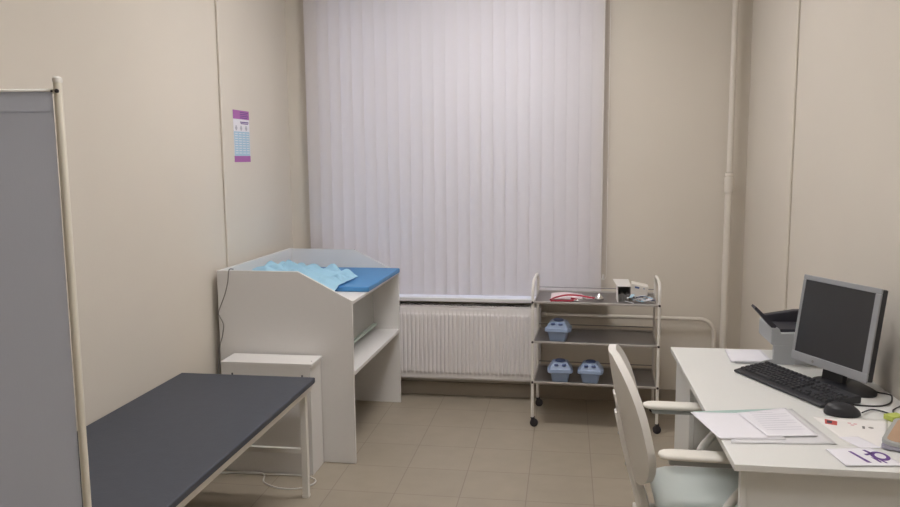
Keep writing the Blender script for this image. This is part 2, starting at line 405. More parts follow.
# ------------------------------------------------------------------ folding screen, front left
sc = thing('folding_screen', 'grey fabric medical folding screen on cream tubular posts', 'screen', (-0.855, 1.2, 0))
sc['label'] = 'tall grey fabric privacy screen on a cream tubular frame beside the dark couch'
SX, SY = -0.857, 1.200; LX, LY = -1.40, 1.108
SX = -0.8500
for (x, y) in ((SX, SY), (LX, LY)):
    po = MB().tube([(x, y, 0.05), (x, y, 1.657)], 0.0070, 16).build('post', 'creamtube', sc)
    MB().lathe([(0.0073, 0), (0.0082, 0.003), (0.0075, 0.008), (0.004, 0.0105)], (x, y, 1.655), 16).build('post_cap', 'enamel', po)
d = V((LX-SX, LY-SY, 0)).normalized(); nn = V((-d.y, d.x, 0))
for z in (1.641, 0.22):
    MB().tube([V((SX, SY, z)), V((LX, LY, z))], 0.0045, 10).build('cross_bar', 'enamel', sc)
def ff(u, v):
    p = V((SX, SY, 0)) + d*(0.0075 + u*((V((LX-SX, LY-SY, 0)).length)-0.02))
    z = 0.225 + v*(1.640-0.225)
    p += nn*(0.002*math.sin(u*16)*(0.3+math.sin(v*PI)*0.7) + (0.005 if v > 0.999 else 0.004))
    return V((p.x, p.y, z))
MB().grid(ff, 40, 20).build('fabric_panel', 'screenfab', sc)
h = MB()
hm = [V((SX, SY, 0))+d*t for t in (0.012, 0.53)]
h.prism([hm[0]+V((0,0,1.605))-nn*-0.0062, hm[1]+V((0,0,1.605))-nn*-0.0062, hm[1]+V((0,0,1.6075))-nn*-0.0062, hm[0]+V((0,0,1.6075))-nn*-0.0062], nn*0.0003)
h.build('hem_stitch', 'screenfab', sc)
bz = MB()
for z in (1.641,):
    bz.lathe([(0.0035, 0), (0.0035, 0.003)], (SX+0.003, SY-0.0090, z), 10, 'Y'); bz.lathe([(0.002, 0), (0.002, 0.004)], (SX-0.0075, SY-0.007, z), 10, 'Y')
bz.build('bolt', 'darkrubber', sc)
for (x, y) in ((SX, SY), (LX, LY)):
    ft = MB().tube([(x-nn.x*0.16, y-nn.y*0.16, 0.06), (x+nn.x*0.05, y+nn.y*0.05, 0.06)], 0.009, 10).build('foot', 'creamtube', sc)
    for sg in (-0.16, 0.05):
        MB().lathe([(0.02, -0.008), (0.024, -0.004), (0.024, 0.004), (0.02, 0.008)], (x+nn.x*sg, y+nn.y*sg, 0.024), 14, 'X').build('caster', 'darkrubber', ft)
        MB().tube([(x+nn.x*sg, y+nn.y*sg, 0.024), (x+nn.x*sg, y+nn.y*sg, 0.058)], 0.006, 8).build('caster_stem', 'chrome', ft)

# ------------------------------------------------------------------ examination couch
CZ = 0.006
cc = thing('examination_couch', 'low examination couch with dark slate vinyl top and white square-tube frame', 'couch', (-1.41, 2.24, 0))
cx0, cx1, cy0, cy1 = -1.745, -1.105, 1.30, 3.200
p = MB(); p.box((cx0, cy0, 0.530), (cx1, cy1, 0.556)); p.build('padded_top', 'couchvinyl', cc, bevel=0.006, seg=3)
fr = MB()
fr.box((cx0+0.03, cy0+0.03, 0.497), (cx0+0.055, cy1-0.03, 0.527)); fr.box((-1.175, cy0+0.03, 0.497), (-1.15, cy1-0.03, 0.527))
fr.box((cx0+0.055, cy0+0.03, 0.497), (-1.175, cy0+0.055, 0.527)); fr.box((cx0+0.055, cy1-0.055, 0.497), (-1.175, cy1-0.03, 0.527))
fr.box((cx0+0.055, 2.2, 0.497), (-1.175, 2.225, 0.527))
fr = MB()
RX = -1.122
fr.box((cx0+0.03, cy0+0.03, 0.496), (cx0+0.055, cy1-0.006, 0.530)); fr.box((RX-0.025, cy0+0.03, 0.496), (RX, cy1-0.006, 0.530))
for yy in (cy0+0.03, 2.2, cy1-0.031): fr.box((cx0+0.055, yy, 0.496), (RX-0.025, yy+0.025, 0.530))
fr.build('frame', 'enamel', cc, bevel=0.002)
for yy in (cy0+0.03, cy1-0.032):
    for xx in (cx0+0.03, RX-0.050):
        MB().box((xx, yy, 0.004), (xx+0.028, yy+0.028, 0.494)).build('leg', 'enamel', cc, bevel=0.002)
        MB().box((xx-0.001, yy-0.001, 0.0), (xx+0.029, yy+0.029, 0.012)).build('foot_cap', 'enamel', cc, bevel=0.001)
    MB().box((cx0+0.058, yy+0.004, 0.205), (RX-0.05, yy+0.024, 0.228)).build('stretcher', 'enamel', cc, bevel=0.002)
for xx in (-1.50, -1.168):
    MB().tube([(xx, cy1+0.004, 0.525), (xx, cy1+0.004, 0.561)], 0.004, 8).build('stop_pin', 'darkrubber', cc)

# ------------------------------------------------------------------ low cabinet and floor cable
lc = thing('low_cabinet', 'low narrow white box cupboard standing against the side of the changing table', 'cabinet', (-1.415, 3.48, 0))
bx0, bx1, by0, by1 = -1.652, -1.192, 3.405, 3.568
MB().box((bx0+0.002, by0+0.004, 0), (bx1-0.010, by1, 0.540)).build('body', 'laminate', lc, bevel=0.0015)
MB().box((bx0, by0, 0.540), (bx1, by1, 0.556)).build('lid', 'laminate', lc, bevel=0.0015)
MB().lathe([(0.003, 0), (0.003, 0.001)], (bx1-0.02, 3.46, 0.556), 8).build('screw_cap', 'darkrubber', lc)
pth = smoothpath([(-1.655, 3.38, 0.004), (-1.57, 3.385, 0.004), (-1.42, 3.39, 0.004), (-1.28, 3.395, 0.004), (-1.20, 3.375, 0.004), (-1.168, 3.34, 0.004), (-1.18, 3.29, 0.004), (-1.24, 3.245, 0.004), (-1.33, 3.25, 0.004), (-1.41, 3.30, 0.004), (-1.44, 3.375, 0.008), (-1.5, 3.39, 0.008), (-1.66, 3.37, 0.004)], 8)
tag(MB().tube(pth, 0.004, 8).build('power_cable', 'cablewhite'), 'thin white cable looped on the floor beneath the couch end', 'cable')

# ------------------------------------------------------------------ changing table
ct = thing('changing_table', 'white laminate baby changing table with slanted side panels and open shelf', 'changing table', (-1.38, 4.07, 0))
def side(y, d=0):
    pr = [(-1.738, y, 0.002), (-1.036, y, 0.002), (-1.036, y, 0.833-d), (-1.312-d, y, 0.974-d), (-1.738, y, 0.974-d)]
    MB().prism(pr, (0, 0.016, 0)).build('side_panel', 'laminate', ct, bevel=0.0012)
side(3.575); side(4.556, 0.006)
MB().box((-1.738, 3.591, 0.35), (-1.722, 4.556, 0.972)).build('rear_panel', 'laminate', ct, bevel=0.001)
MB().box((-1.722, 3.591, 0.8135), (-1.037, 4.556, 0.8295)).build('tabletop', 'laminate', ct, bevel=0.001)
MB().box((-1.722, 3.591, 0.452), (-1.037, 4.556, 0.472)).build('shelf', 'laminate', ct, bevel=0.001)
ip = MB().box((-1.216, 3.591, 0.508), (-1.200, 4.556, 0.8135)).build('inner_panel', 'innergrey', ct, bevel=0.001)
MB().box((-1.2215, 3.595, 0.494), (-1.180, 4.552, 0.508)).build('edge_strip', 'greenedge', ip, bevel=0.002, label='pale green edge strip')
# blue pad
pd = MB(); pd.box((-1.700, 3.845, 0.8300), (-1.026, 4.550, 0.857))
tag(pd.build('changing_pad', 'bluepad', bevel=0.006, seg=3), 'flat bright blue vinyl changing mat lying on the changing table', 'mat')
# crumpled disposable sheet
# the table stands very slightly turned
TA = -0.017
def turned(o, piv=V((-1.036, 3.575, 0))):
    o.rotation_euler.z += TA
    o.location = piv + Matrix.Rotation(TA, 3, 'Z') @ (V(o.location) - piv)
    return o
turned(ct); turned(bpy.context.scene.objects['changing_pad'])
def lerp(a, b, t): return a + (b-a)*t
def cs(u, v):
    A = V((-1.705, 3.66, 0)); B = V((-1.19, 3.67, 0)); Cc = V((-1.16, 4.10, 0)); D = V((-1.69, 4.44, 0))
    p = lerp(lerp(A, B, u), lerp(D, Cc, u), v)
    n1 = noise.noise(V((p.x*3.2, p.y*3.0, 1.3))); n2 = abs(noise.noise(V((p.x*8+3, p.y*13+p.x*5, 4.1)))); n3 = noise.noise(V((p.x*16, p.y*14, 2)))
    base = 0.838 + 0.026*max(0, min(1, (p.y-3.76)/0.07))
    left = max(0, min(1, (-1.28-p.x)/0.30))*max(0, min(1, (4.30-p.y)/0.25))
    zz = base + 0.008 + 0.055*left + 0.024*max(0, n1+0.3) + 0.075*n2*(1-0.4*left) + 0.009*n3
    # one standing fold running from the rear wall side to the front corner
    q0, q1 = V((-1.56, 4.08, 0)), V((-1.20, 3.76, 0)); dd = (q1-q0); L2 = dd.length
    t = max(0, min(1, (p-q0).dot(dd)/L2**2)); ds = (p-(q0+dd*t)).length
    zz = max(zz, base + 0.008 + 0.03*n2 + (0.085*(1-t)+0.024*t)*max(0, 1-ds/(0.10+0.05*t))**1.1)
    edge = min(u*1.5, 1-u, v, 1-v)
    zz = lerp(base+0.004 + 0.03*left, zz, min(1, edge*8+0.1))
    p.x += 0.010*n3; p.y += 0.03*n1
    return V((p.x, max(p.y, 3.60), zz))
tag(turned(MB().grid(cs, 60, 50).build('disposable_sheet', 'cyan')), 'crumpled light blue disposable sheet lying over the blue mat', 'sheet')
cd = smoothpath([(-1.655, 3.60, 0.979), (-1.664, 3.571, 0.979), (-1.672, 3.568, 0.92), (-1.691, 3.568, 0.854), (-1.728, 3.568, 0.765), (-1.722, 3.568, 0.74), (-1.705, 3.568, 0.70), (-1.714, 3.568, 0.64), (-1.728, 3.568, 0.597), (-1.736, 3.568, 0.54), (-1.75, 3.568, 0.4), (-1.752, 3.56, 0.1), (-1.74, 3.55, 0.006)], 6)
tag(MB().tube(cd, 0.0028, 8).build('hanging_cord', 'cablegrey'), 'thin grey cord hanging down the side of the changing table', 'cord')

# ------------------------------------------------------------------ trolley
tx0, tx1, ty0, ty1 = -0.183, 0.503, 4.235, 4.600
tr = thing('instrument_trolley', 'white tubular instrument trolley with three steel shelves on casters', 'trolley', ((tx0+tx1)/2, (ty0+ty1)/2, 0))
for x in (tx0, tx1):
    s_ = 1 if x < 0 else -1
    path = [V((x, ty0, 0.055)), V((x, ty0, 0.77))]
    for k in range(1, 8):
        a = PI/2*k/7*0.9; path.append(V((x, ty0+0.060*(1-math.cos(a)), 0.77+0.062*math.sin(a))))
    path += [V((x, ty0+0.10, 0.836)), V((x, ty1-0.10, 0.836))]
    for k in range(7, -1, -1):
        a = PI/2*k/7*0.9; path.append(V((x, ty1-0.060*(1-math.cos(a)), 0.77+0.062*math.sin(a))))
    path += [V((x, ty1, 0.055))]
    MB().tube(path, 0.0085, 14).build('side_frame', 'enamel', tr)
for z in (0.724, 0.497, 0.265):
    t_ = MB(); t_.box((tx0+0.004, ty0+0.004, z-0.006), (tx1-0.004, ty1-0.004, z-0.004)); sh = t_.build('shelf', 'steel', tr)
    MB().box((tx0+0.002, ty0-0.006, z-0.010), (tx1-0.002, ty0+0.002, z+0.002)).build('front_rim', 'dullsteel', sh, bevel=0.002)
    MB().box((tx0+0.002, ty1-0.002, z-0.010), (tx1-0.002, ty1+0.003, z+0.004)).build('rear_rim', 'dullsteel', sh, bevel=0.002)
    MB().tube([(tx0, ty1, z+0.022), (tx1, ty1, z+0.022)], 0.003, 8).build('guard_rail', 'steel', sh)
    for x in (tx0+0.009, tx1-0.009):
        MB().tube([(x, ty0+0.01, z-0.001), (x, ty1-0.01, z-0.001)], 0.004, 8).build('side_rim', 'dullsteel', sh)
    for x in (tx0, tx1):
        MB().tube([(x, ty0-0.013, z-0.004), (x, ty0+0.0, z-0.004)], 0.0065, 8).build('corner_screw', 'darkrubber', sh)
for x in (tx0, tx1):
    for y in (ty0, ty1):
        cst = MB().lathe([(0.016, -0.009), (0.023, -0.006), (0.023, 0.006), (0.016, 0.009)], (x+(0.010 if x < 0 else 0.002), y, 0.023), 18, 'Y').build('caster', 'darkrubber', tr)
        f_ = MB(); f_.box((x-0.006, y-0.013, 0.022), (x+0.014, y-0.0105, 0.056)); f_.box((x-0.006, y+0.0105, 0.022), (x+0.014, y+0.013, 0.056)); f_.box((x-0.008, y-0.013, 0.052), (x+0.014, y+0.013, 0.056))
        f_.build('caster_fork', 'darkrubber', cst)

tr.rotation_euler.z = -0.045
pv = V((tx0, ty0, 0)); tr.location = pv + Matrix.Rotation(-0.045, 3, 'Z') @ (V(tr.location) - pv)
# tubs
def tub(name, loc, rz, label):
    t = thing(name, label, 'tub', loc, rz, 'blue disinfection tubs on the trolley'); t.scale = (0.99, 1.04, 1.12)
    def ring(w_, d_, z, r=0.012):
        out = []
        for (sx, sy) in ((1,1), (-1,1), (-1,-1), (1,-1)):
            a0 = {(1,1):0, (-1,1):PI/2, (-1,-1):PI, (1,-1):3*PI/2}[(sx, sy)]
            for k in range(4):
                a = a0+PI/2*k/3; out.append(V((sx*(w_/2-r)+r*math.cos(a), sy*(d_/2-r)+r*math.sin(a), z)))
        return out
    def loft(rings):
        m_ = MB(); n_ = 16; vs_ = [p for r_ in rings for p in r_]
        fs = [(i*n_+k, i*n_+(k+1) % n_, (i+1)*n_+(k+1) % n_, (i+1)*n_+k) for i in range(len(rings)-1) for k in range(n_)]
        fs += [tuple(reversed(range(n_))), tuple(range((len(rings)-1)*n_, len(rings)*n_))]
        m_.add(vs_, fs); return m_
    loft([ring(0.088, 0.074, 0), ring(0.112, 0.098, 0.052), ring(0.112, 0.098, 0.053)]).build('body', 'tub', t, local=True, bevel=0.0015)
    ld = loft([ring(0.134, 0.120, 0.050), ring(0.137, 0.123, 0.053), ring(0.134, 0.120, 0.068), ring(0.126, 0.112, 0.069), ring(0.088, 0.076, 0.098), ring(0.08, 0.068, 0.100)]).build('lid', 'tub', t, local=True, bevel=0.001)
    MB().lathe([(0.026, 0.0), (0.030, 0.003), (0.027, 0.008), (0.012, 0.009)], (0, 0, 0.0995), 20).build('lid_dial', 'tubgrip', ld, local=True)
    for sx in (-1, 1):
        MB().lathe([(0.013, 0), (0.014, 0.002), (0.010, 0.008)], (sx*0.022, -0.044, 0.086), 14).build('lid_grip', 'tubgrip', ld, local=True)
        MB().box((sx*0.068-0.004, -0.02, 0.045), (sx*0.068+0.004, 0.02, 0.064)).build('clip', 'tub', ld, local=True, bevel=0.002)
    return t
ta = tub('plastic_tub', (-0.040, 4.300, 0.4935), -0.20, 'small blue lidded plastic tub alone on the middle trolley shelf')
dup(ta, (-0.028, 4.290, 0.2615), 0.0, 'small blue lidded tub on the lowest trolley shelf, next to the trolley post')
dup(ta, (0.142, 4.285, 0.2615), -0.12, 'small blue lidded tub on the lowest trolley shelf, nearer the chair back')

# stethoscope and paper
ZS = 0.7205
q = MB().grid(lambda u, v_: V((lerp(-0.085, 0.15, u), lerp(4.33, 4.52, v_)+0.01*u, ZS+0.003+0.006*math.sin(u*5)*v_)), 12, 8)
tag(q.build('white_packet', 'pinkpaper'), 'flat pale pink-white paper packet under the red tubing', 'packet')
st = thing('stethoscope', 'red-tubed stethoscope coiled on the top shelf of the trolley', 'stethoscope', (0.03, 4.33, ZS))
MB().tube(smoothpath([(-0.085, 4.25, ZS+0.012), (-0.06, 4.30, ZS+0.016), (0.00, 4.36, ZS+0.02), (0.07, 4.37, ZS+0.018), (0.14, 4.34, ZS+0.012), (0.168, 4.325, ZS+0.012)], 8), 0.005, 10).build('upper_tube', 'red', st)
MB().tube(smoothpath([(-0.085, 4.25, ZS+0.006), (-0.04, 4.262, ZS+0.006), (0.02, 4.262, ZS+0.006), (0.06, 4.30, ZS+0.006), (0.03, 4.34, ZS+0.006)], 8), 0.0055, 10).build('lower_tube', 'red', st)
MB().tube(smoothpath([(0.02, 4.28, ZS+0.006), (0.07, 4.27, ZS+0.01), (0.11, 4.30, ZS+0.012), (0.09, 4.36, ZS+0.006), (0.14, 4.40, ZS+0.006)], 8), 0.0026, 8).build('headset_tube', 'chrome', st)
MB().lathe([(0.014, 0), (0.026, 0.003), (0.027, 0.012), (0.018, 0.020), (0.011, 0.030), (0.006, 0.036)], (0.185, 4.325, ZS+0.001), 18).build('chest_piece', 'chrome', st)

# open carton
cb = thing('open_carton', 'small open white cardboard carton with raised flap on the top trolley shelf', 'box', (0.32, 4.36, ZS))
x0, x1, yA, yB, z0, z1 = 0.284, 0.354, 4.28, 4.40, ZS, ZS+0.088
k_ = MB(); k_.box((x0, yA, z0), (x0+0.0015, yB, z1)); k_.box((x1-0.0015, yA, z0), (x1, yB, z1)); k_.box((x0, yB-0.0015, z0), (x1, yB, z1)); k_.box((x0, yA, z0), (x1, yB, z0+0.0015)); k_.box((x0, yA+0.001, z1-0.0015), (x1, yB, z1))
k_.build('carton_body', 'cardboard', cb)
k_ = MB(); k_.prism([(x0-0.002, yA, z1), (x1+0.004, yA, z1), (x1-0.012, yA+0.012, z1+0.04), (x0-0.028, yA+0.012, z1+0.04)], (0, 0.0015, 0)); k_.build('raised_flap', 'whitecard', cb)
k_ = MB(); k_.prism([(x0, yA, z0), (x0, yA, z1), (x0-0.002, yA-0.012, z1), (x0+0.003, yA-0.012, z0)], (0.0015, 0, 0)); k_.box((x0-0.0012, yA, z0), (x0, yB, z1)); k_.build('side_flap', 'whitecard', cb)
k_ = MB()
for kx in range(4): k_.box((x0+0.006+kx*0.016, yA+0.012, z0+0.0015), (x0+0.018+kx*0.016, yA+0.09, z0+0.04+0.006*(kx % 2)))
k_.build('carton_contents', 'cablegrey', cb)
# cream carton, tilted
cr = thing('cream_carton', 'cream cardboard carton lying tilted behind the loose packets on the trolley', 'box', (0.43, 4.44, ZS), 0)
k_ = MB()
pf = [(0.363, 4.42, ZS+0.02), (0.458, 4.42, ZS+0.001), (0.466, 4.42, ZS+0.066), (0.371, 4.42, ZS+0.085)]
k_.prism(pf, (0.004, 0.09, 0)); k_.build('carton_body', 'creamcard', cr, bevel=0.004)
k_ = MB(); k_.prism([(0.388, 4.4195, ZS+0.058), (0.413, 4.4195, ZS+0.053), (0.415, 4.4195, ZS+0.063), (0.390, 4.4195, ZS+0.068)], (0, -0.0008, 0)); k_.build('printed_bar', 'tubgrip', cr); k_ = MB(); k_.prism([(0.435, 4.4195, ZS+0.052), (0.444, 4.4195, ZS+0.050), (0.445, 4.4195, ZS+0.058), (0.436, 4.4195, ZS+0.060)], (0, -0.0008, 0)); k_.build('printed_mark', 'ink', cr)
k_ = MB(); k_.box((0.370, 4.425, ZS), (0.43, 4.50, ZS+0.004)); k_.build('carton_flap', 'creamcard', cr)
# loose packets
cols = ['paper', 'skyprint', 'paper', 'paper', 'tubgrip', 'paper']
lay = 0
for i in range(20):
    x = 0.345 + 0.125*((i*0.618) % 1.0) + (0.01 if i > 10 else 0); y = 4.240 + 0.10*((i*0.377) % 1.0)
    if x < 0.362: y = min(y, 4.262)
    an = (i*1.3) % PI; c_, s_ = math.cos(an), math.sin(an)
    z = ZS + 0.0015 + 0.0050*(i % 7)
    L_, w_ = 0.030, 0.009
    k_ = MB(); pts = []
    for (a, b2) in ((-1,-1), (1,-1), (1,1), (-1,1)):
        yy_ = y + (a*L_*s_ + b2*w_*c_)*0.6
        pts.append((x + a*L_*c_*0.8 - b2*w_*s_, max(4.225, yy_), z + 0.006*a*(1 if i % 2 else -1) + 0.006))
    k_.prism(pts, (0, 0, 0.0035))
    o = k_.build('foil_packet', cols[i % 6], bevel=0.0008)
    tag(o, 'small blue-white wrapped packet in the pile beside the open carton', 'packet', 'wrapped packets heaped on the top trolley shelf')

# ------------------------------------------------------------------ desk
DX0, DY0, DY1 = 0.425, 1.937, 3.155
dk = thing('desk', 'white laminate writing desk standing against the wall under the monitor', 'desk', (0.74, 2.53, 0))
MB().box((DX0, DY0, 0.732), (XR-0.003, DY1, 0.750)).build('desktop', 'desklam', dk, bevel=0.0015)
ep = MB(); ep.box((DX0+0.021, DY0+0.020, 0.002), (DX0+0.037, DY0+0.044, 0.732)); ep.build('end_post', 'desklam', dk, bevel=0.001)
MB().box((DX0+0.037, DY0+0.026, 0.002), (XR-0.014, DY0+0.042, 0.732)).build('end_panel', 'desklam', dk, bevel=0.001)
pe = MB(); pe.box((DX0+0.040, 2.775, 0.002), (XR-0.014, DY1-0.02, 0.732)); pe_o = pe.build('pedestal', 'desklam', dk, bevel=0.001)
for z0_, z1_ in ((0.03, 0.728),):
    dr = MB().box((DX0+0.022, 2.780, z0_), (DX0+0.039, DY1-0.023, z1_)).build('pedestal_door', 'desklam', pe_o, bevel=0.0015)
MB().box((0.98, DY0+0.042, 0.35), (0.996, 2.775, 0.732)).build('modesty_panel', 'desklam', dk, bevel=0.001)

# ------------------------------------------------------------------ things on desk
ZD = 0.7503
def sheet(name, corners, z, m, label, cat, curl=0.0, nx=14, ny=14, amp=0.0, seed=0, group=None, th=0.0004):
    A, B, Cn, D = [V((c[0], c[1], 0)) for c in corners]
    def fn(u, v):
        p = lerp(lerp(A, B, u), lerp(D, Cn, u), v)
        p.z = z + amp*(0.5+0.5*noise.noise(V((p.x*9+seed, p.y*9, seed)))) + curl*max(0, 1-min(u, v)*5)**2
        return p
    o = MB().grid(fn, nx, ny).build(name, m, solid=th)
    return tag(o, label, cat, group)
sheet('card_folder', [(0.385,2.338), (0.672,2.404), (0.700,2.24), (0.43,2.17)], ZD+0.0006, 'teal', 'pale teal card folder showing beyond the papers, overhanging the desk edge', 'folder')
sheet('paper_sheet', [(0.50,2.32), (0.688,2.400), (0.724,2.108), (0.446,2.083)], ZD+0.0016, 'offpaper', 'greyish sheet at the bottom of the paper pile, sticking out toward the mouse', 'paper')
sheet('paper_sheet', [(0.376,2.322), (0.56,2.336), (0.60,2.125), (0.421,2.108)], ZD+0.0026, 'paper', 'white form overhanging the desk edge above the chair arm', 'paper', amp=0.0015, seed=2)
tp = sheet('paper_sheet', [(0.512,2.325), (0.668,2.392), (0.690,2.155), (0.552,2.132)], ZD+0.0052, 'paper', 'topmost white form with faint grey print, lying over the others', 'paper', amp=0.0015, seed=5)
ln = MB()
for k in range(9):
    t = 0.12+k*0.085
    a = lerp(lerp(V((0.535,2.345,0)), V((0.555,2.14,0)), t), lerp(V((0.660,2.378,0)), V((0.682,2.16,0)), t), 0.08)
    b_ = lerp(a, lerp(V((0.660,2.378,0)), V((0.682,2.16,0)), t), 0.92 if k % 3 else 0.6)
    z = ZD+0.0082
    ln.add([(a.x, a.y, z), (b_.x, b_.y, z), (b_.x+0.0002, b_.y-0.0022, z), (a.x+0.0002, a.y-0.0022, z)], [(0,1,2,3)])
ln.build('printed_lines', 'ink', tp)

sheet('loose_paper', [(0.728,2.335), (0.935,2.330), (0.84,2.088), (0.755,2.115)], ZD+0.0006, 'greypaper', 'off-white sheet with a red label lying below the mouse', 'paper')
lp = bpy.context.scene.objects['loose_paper']; lp.active_material = M['whitecard']
MB().prism([(0.757,2.316,ZD+0.0012), (0.786,2.298,ZD+0.0012), (0.774,2.263,ZD+0.0012), (0.745,2.275,ZD+0.0012)], (0,0,0.0004)).build('red_label', 'redprint', lp, label='small red label')
MB().prism([(0.760,2.304,ZD+0.0017), (0.772,2.297,ZD+0.0017), (0.764,2.276,ZD+0.0017), (0.752,2.283,ZD+0.0017)], (0,0,0.0002)).build('label_print', 'darkink', lp)
pk = MB()
for (x, y) in ((0.812, 2.292), (0.826, 2.286), (0.815, 2.276)): pk.prism([(x,y,ZD+0.0012), (x+0.009,y-0.002,ZD+0.0012), (x+0.006,y-0.010,ZD+0.0012), (x-0.002,y-0.008,ZD+0.0012)], (0,0,0.0003))
pk.build('pink_stamp', 'pinkprint', lp)
pk = MB()
pk.prism([(0.842,2.266,ZD+0.0012), (0.849,2.264,ZD+0.0012), (0.842,2.242,ZD+0.0012), (0.836,2.244,ZD+0.0012)], (0,0,0.0003)); pk.build('printed_bar', 'cablegrey', lp); pk = MB(); pk.lathe([(0.007,0), (0.007,0.0003)], (0.862,2.254,ZD+0.0012), 12)
pk.build('printed_dot', 'cablegrey', lp)
sheet('white_slip', [(0.745,2.165), (0.80,2.175), (0.83,2.095), (0.775,2.085)], ZD+0.0016, 'paper', 'small white slip between the paper pile and the leaflet', 'paper')

lf = sheet('leaflet', [(0.681,2.064), (0.800,2.092), (0.842,1.975), (0.695,1.955)], ZD+0.0024, 'paper', 'white leaflet with purple bar and round purple emblem at the desk edge', 'leaflet', th=0.0012)
ZL = ZD+0.0037
MB().prism([(0.733,2.055,ZL), (0.741,2.055,ZL), (0.765,1.982,ZL), (0.755,1.982,ZL)], (0,0,0.0003)).build('purple_bar', 'purple', lf)
rg = MB(); n_ = 28; vs_ = []
for k in range(n_):
    a = 2*PI*k/n_
    vs_.append((0.802+0.0225*math.cos(a), 2.030+0.031*math.sin(a), ZL+0.0003)); vs_.append((0.803+0.0125*math.cos(a), 2.031+0.018*math.sin(a), ZL+0.0003))
rg.add(vs_, [(2*k, (2*k+2) % (2*n_), (2*k+3) % (2*n_), 2*k+1) for k in range(n_)])
rg.prism([(0.772,2.068,ZL), (0.780,2.070,ZL), (0.792,2.045,ZL), (0.783,2.040,ZL)], (0,0,0.0003))
rg.prism([(0.766,2.040,ZL), (0.786,2.048,ZL), (0.788,2.040,ZL), (0.770,2.030,ZL)], (0,0,0.0003))
rg.prism([(0.776,2.020,ZL), (0.786,2.012,ZL), (0.792,1.988,ZL), (0.786,1.986,ZL)], (0,0,0.0003))
rg.prism([(0.790,2.005,ZL), (0.796,2.008,ZL), (0.804,1.985,ZL), (0.799,1.983,ZL)], (0,0,0.0003))
rg.build('purple_emblem', 'purple', lf)

# keyboard
kc = V((0.757, 2.640, ZD)); kb = thing('keyboard', 'black computer keyboard lying at an angle in front of the monitor', 'keyboard', kc, math.atan2(-0.403, 0.184))
# local x = long axis, local y = towards the monitor (left of long axis)
kb.scale = (0.955, 1, 1)
kl, kw = 0.448, 0.152
pr = [(-kl/2, -kw/2, 0.002), (-kl/2, kw/2, 0.002), (-kl/2, kw/2, 0.026), (-kl/2, kw/2-0.02, 0.026), (-kl/2, -kw/2+0.02, 0.014), (-kl/2, -kw/2, 0.010)]
MB().prism(pr, (kl, 0, 0)).build('case', 'blackplastic', kb, local=True, bevel=0.004)
ks = MB()
def key(x, y, w_=0.016, d_=0.0155):
    z = 0.0135 + (y+kw/2-0.02)/(kw-0.04)*0.012
    a = [(x-w_/2, y-d_/2, z), (x+w_/2, y-d_/2, z), (x+w_/2, y+d_/2, z+0.0015), (x-w_/2, y+d_/2, z+0.0015)]
    t = [(x-w_/2+0.002, y-d_/2+0.002, z+0.007), (x+w_/2-0.002, y-d_/2+0.002, z+0.007), (x+w_/2-0.002, y+d_/2-0.002, z+0.008), (x-w_/2+0.002, y+d_/2-0.002, z+0.008)]
    ks.add(a+t, [(4,5,6,7), (0,1,5,4), (1,2,6,5), (2,3,7,6), (3,0,4,7)])
for r_ in range(5):
    y = -0.048 + r_*0.0185 + (0.006 if r_ == 5 else 0)
    for k in range(15):
        x = -0.205 + k*0.0187
        if r_ == 0 and 4 <= k <= 8:
            if k == 6: key(x, y, 0.09)
            continue
        key(x, y)
    for k in range(3): key(0.092+k*0.0187, y) if r_ in (0, 3, 4) or (r_ == 1 and k == 1) else None
    for k in range(4): key(0.151+k*0.0187, y) if k < 4 else None
for k in range(13): key(-0.205+k*0.0216, 0.052, 0.016, 0.013)
for k in range(3): key(0.092+k*0.0187, 0.052, 0.016, 0.013)
tag_k = ks.build('keys', 'keyplastic', kb, local=True); tag_k['kind'] = 'stuff'

# mouse
ms = thing('computer_mouse', 'black computer mouse beside the end of the keyboard', 'mouse', (0.822, 2.366, ZD), 0.0)
ms.rotation_euler = (0, 0, math.radians(-8))
mm = MB()
def mf(u, v):
    th = u*2*PI; ph = v*PI/2
    x = 0.051*math.cos(th); y = 0.032*math.sin(th)*(1-0.12*math.cos(th))
    h_ = 0.033*(1-0.25*math.cos(th)*math.cos(ph))
    return V((x*math.cos(ph)**0.75, y*math.cos(ph)**0.75, 0.003+h_*math.sin(ph)**0.9))
mm.grid(mf, 32, 12); mm.build('shell', 'blackplastic', ms, local=True, ang=80)
MB().lathe([(0.010, -0.003), (0.010, 0.003)], (0.024, 0, 0.0225), 14, 'Y').build('scroll_wheel', 'darkrubber', ms, local=True)
mb_ = MB(); vs_ = [(0.047*math.cos(2*PI*k/24), 0.030*math.sin(2*PI*k/24), 0.0) for k in range(24)]; mb_.prism(vs_, (0, 0, 0.004)); mb_.build('base', 'darkrubber', ms, local=True)
tag(MB().tube(smoothpath([(0.878,2.368,ZD+0.008), (0.921,2.414,ZD+0.004), (0.947,2.405,ZD+0.003), (0.970,2.375,ZD+0.003), (0.985,2.42,ZD+0.003), (1.03,2.47,ZD+0.003)], 8), 0.0022, 8).build('mouse_cable', 'cableblack'), 'thin black cable trailing from the mouse toward the wall', 'cable')
tag(MB().tube(smoothpath([(0.864,2.455,ZD+0.006), (0.889,2.458,ZD+0.003), (0.93,2.452,ZD+0.003), (0.967,2.458,ZD+0.003), (1.00,2.485,ZD+0.003), (1.022,2.525,ZD+0.003), (1.038,2.578,ZD+0.003), (1.01,2.60,ZD+0.003), (0.99,2.61,ZD+0.01)], 8), 0.0025, 8).build('keyboard_cable', 'cableblack'), 'black cable looping from the keyboard end along the wall', 'cable')

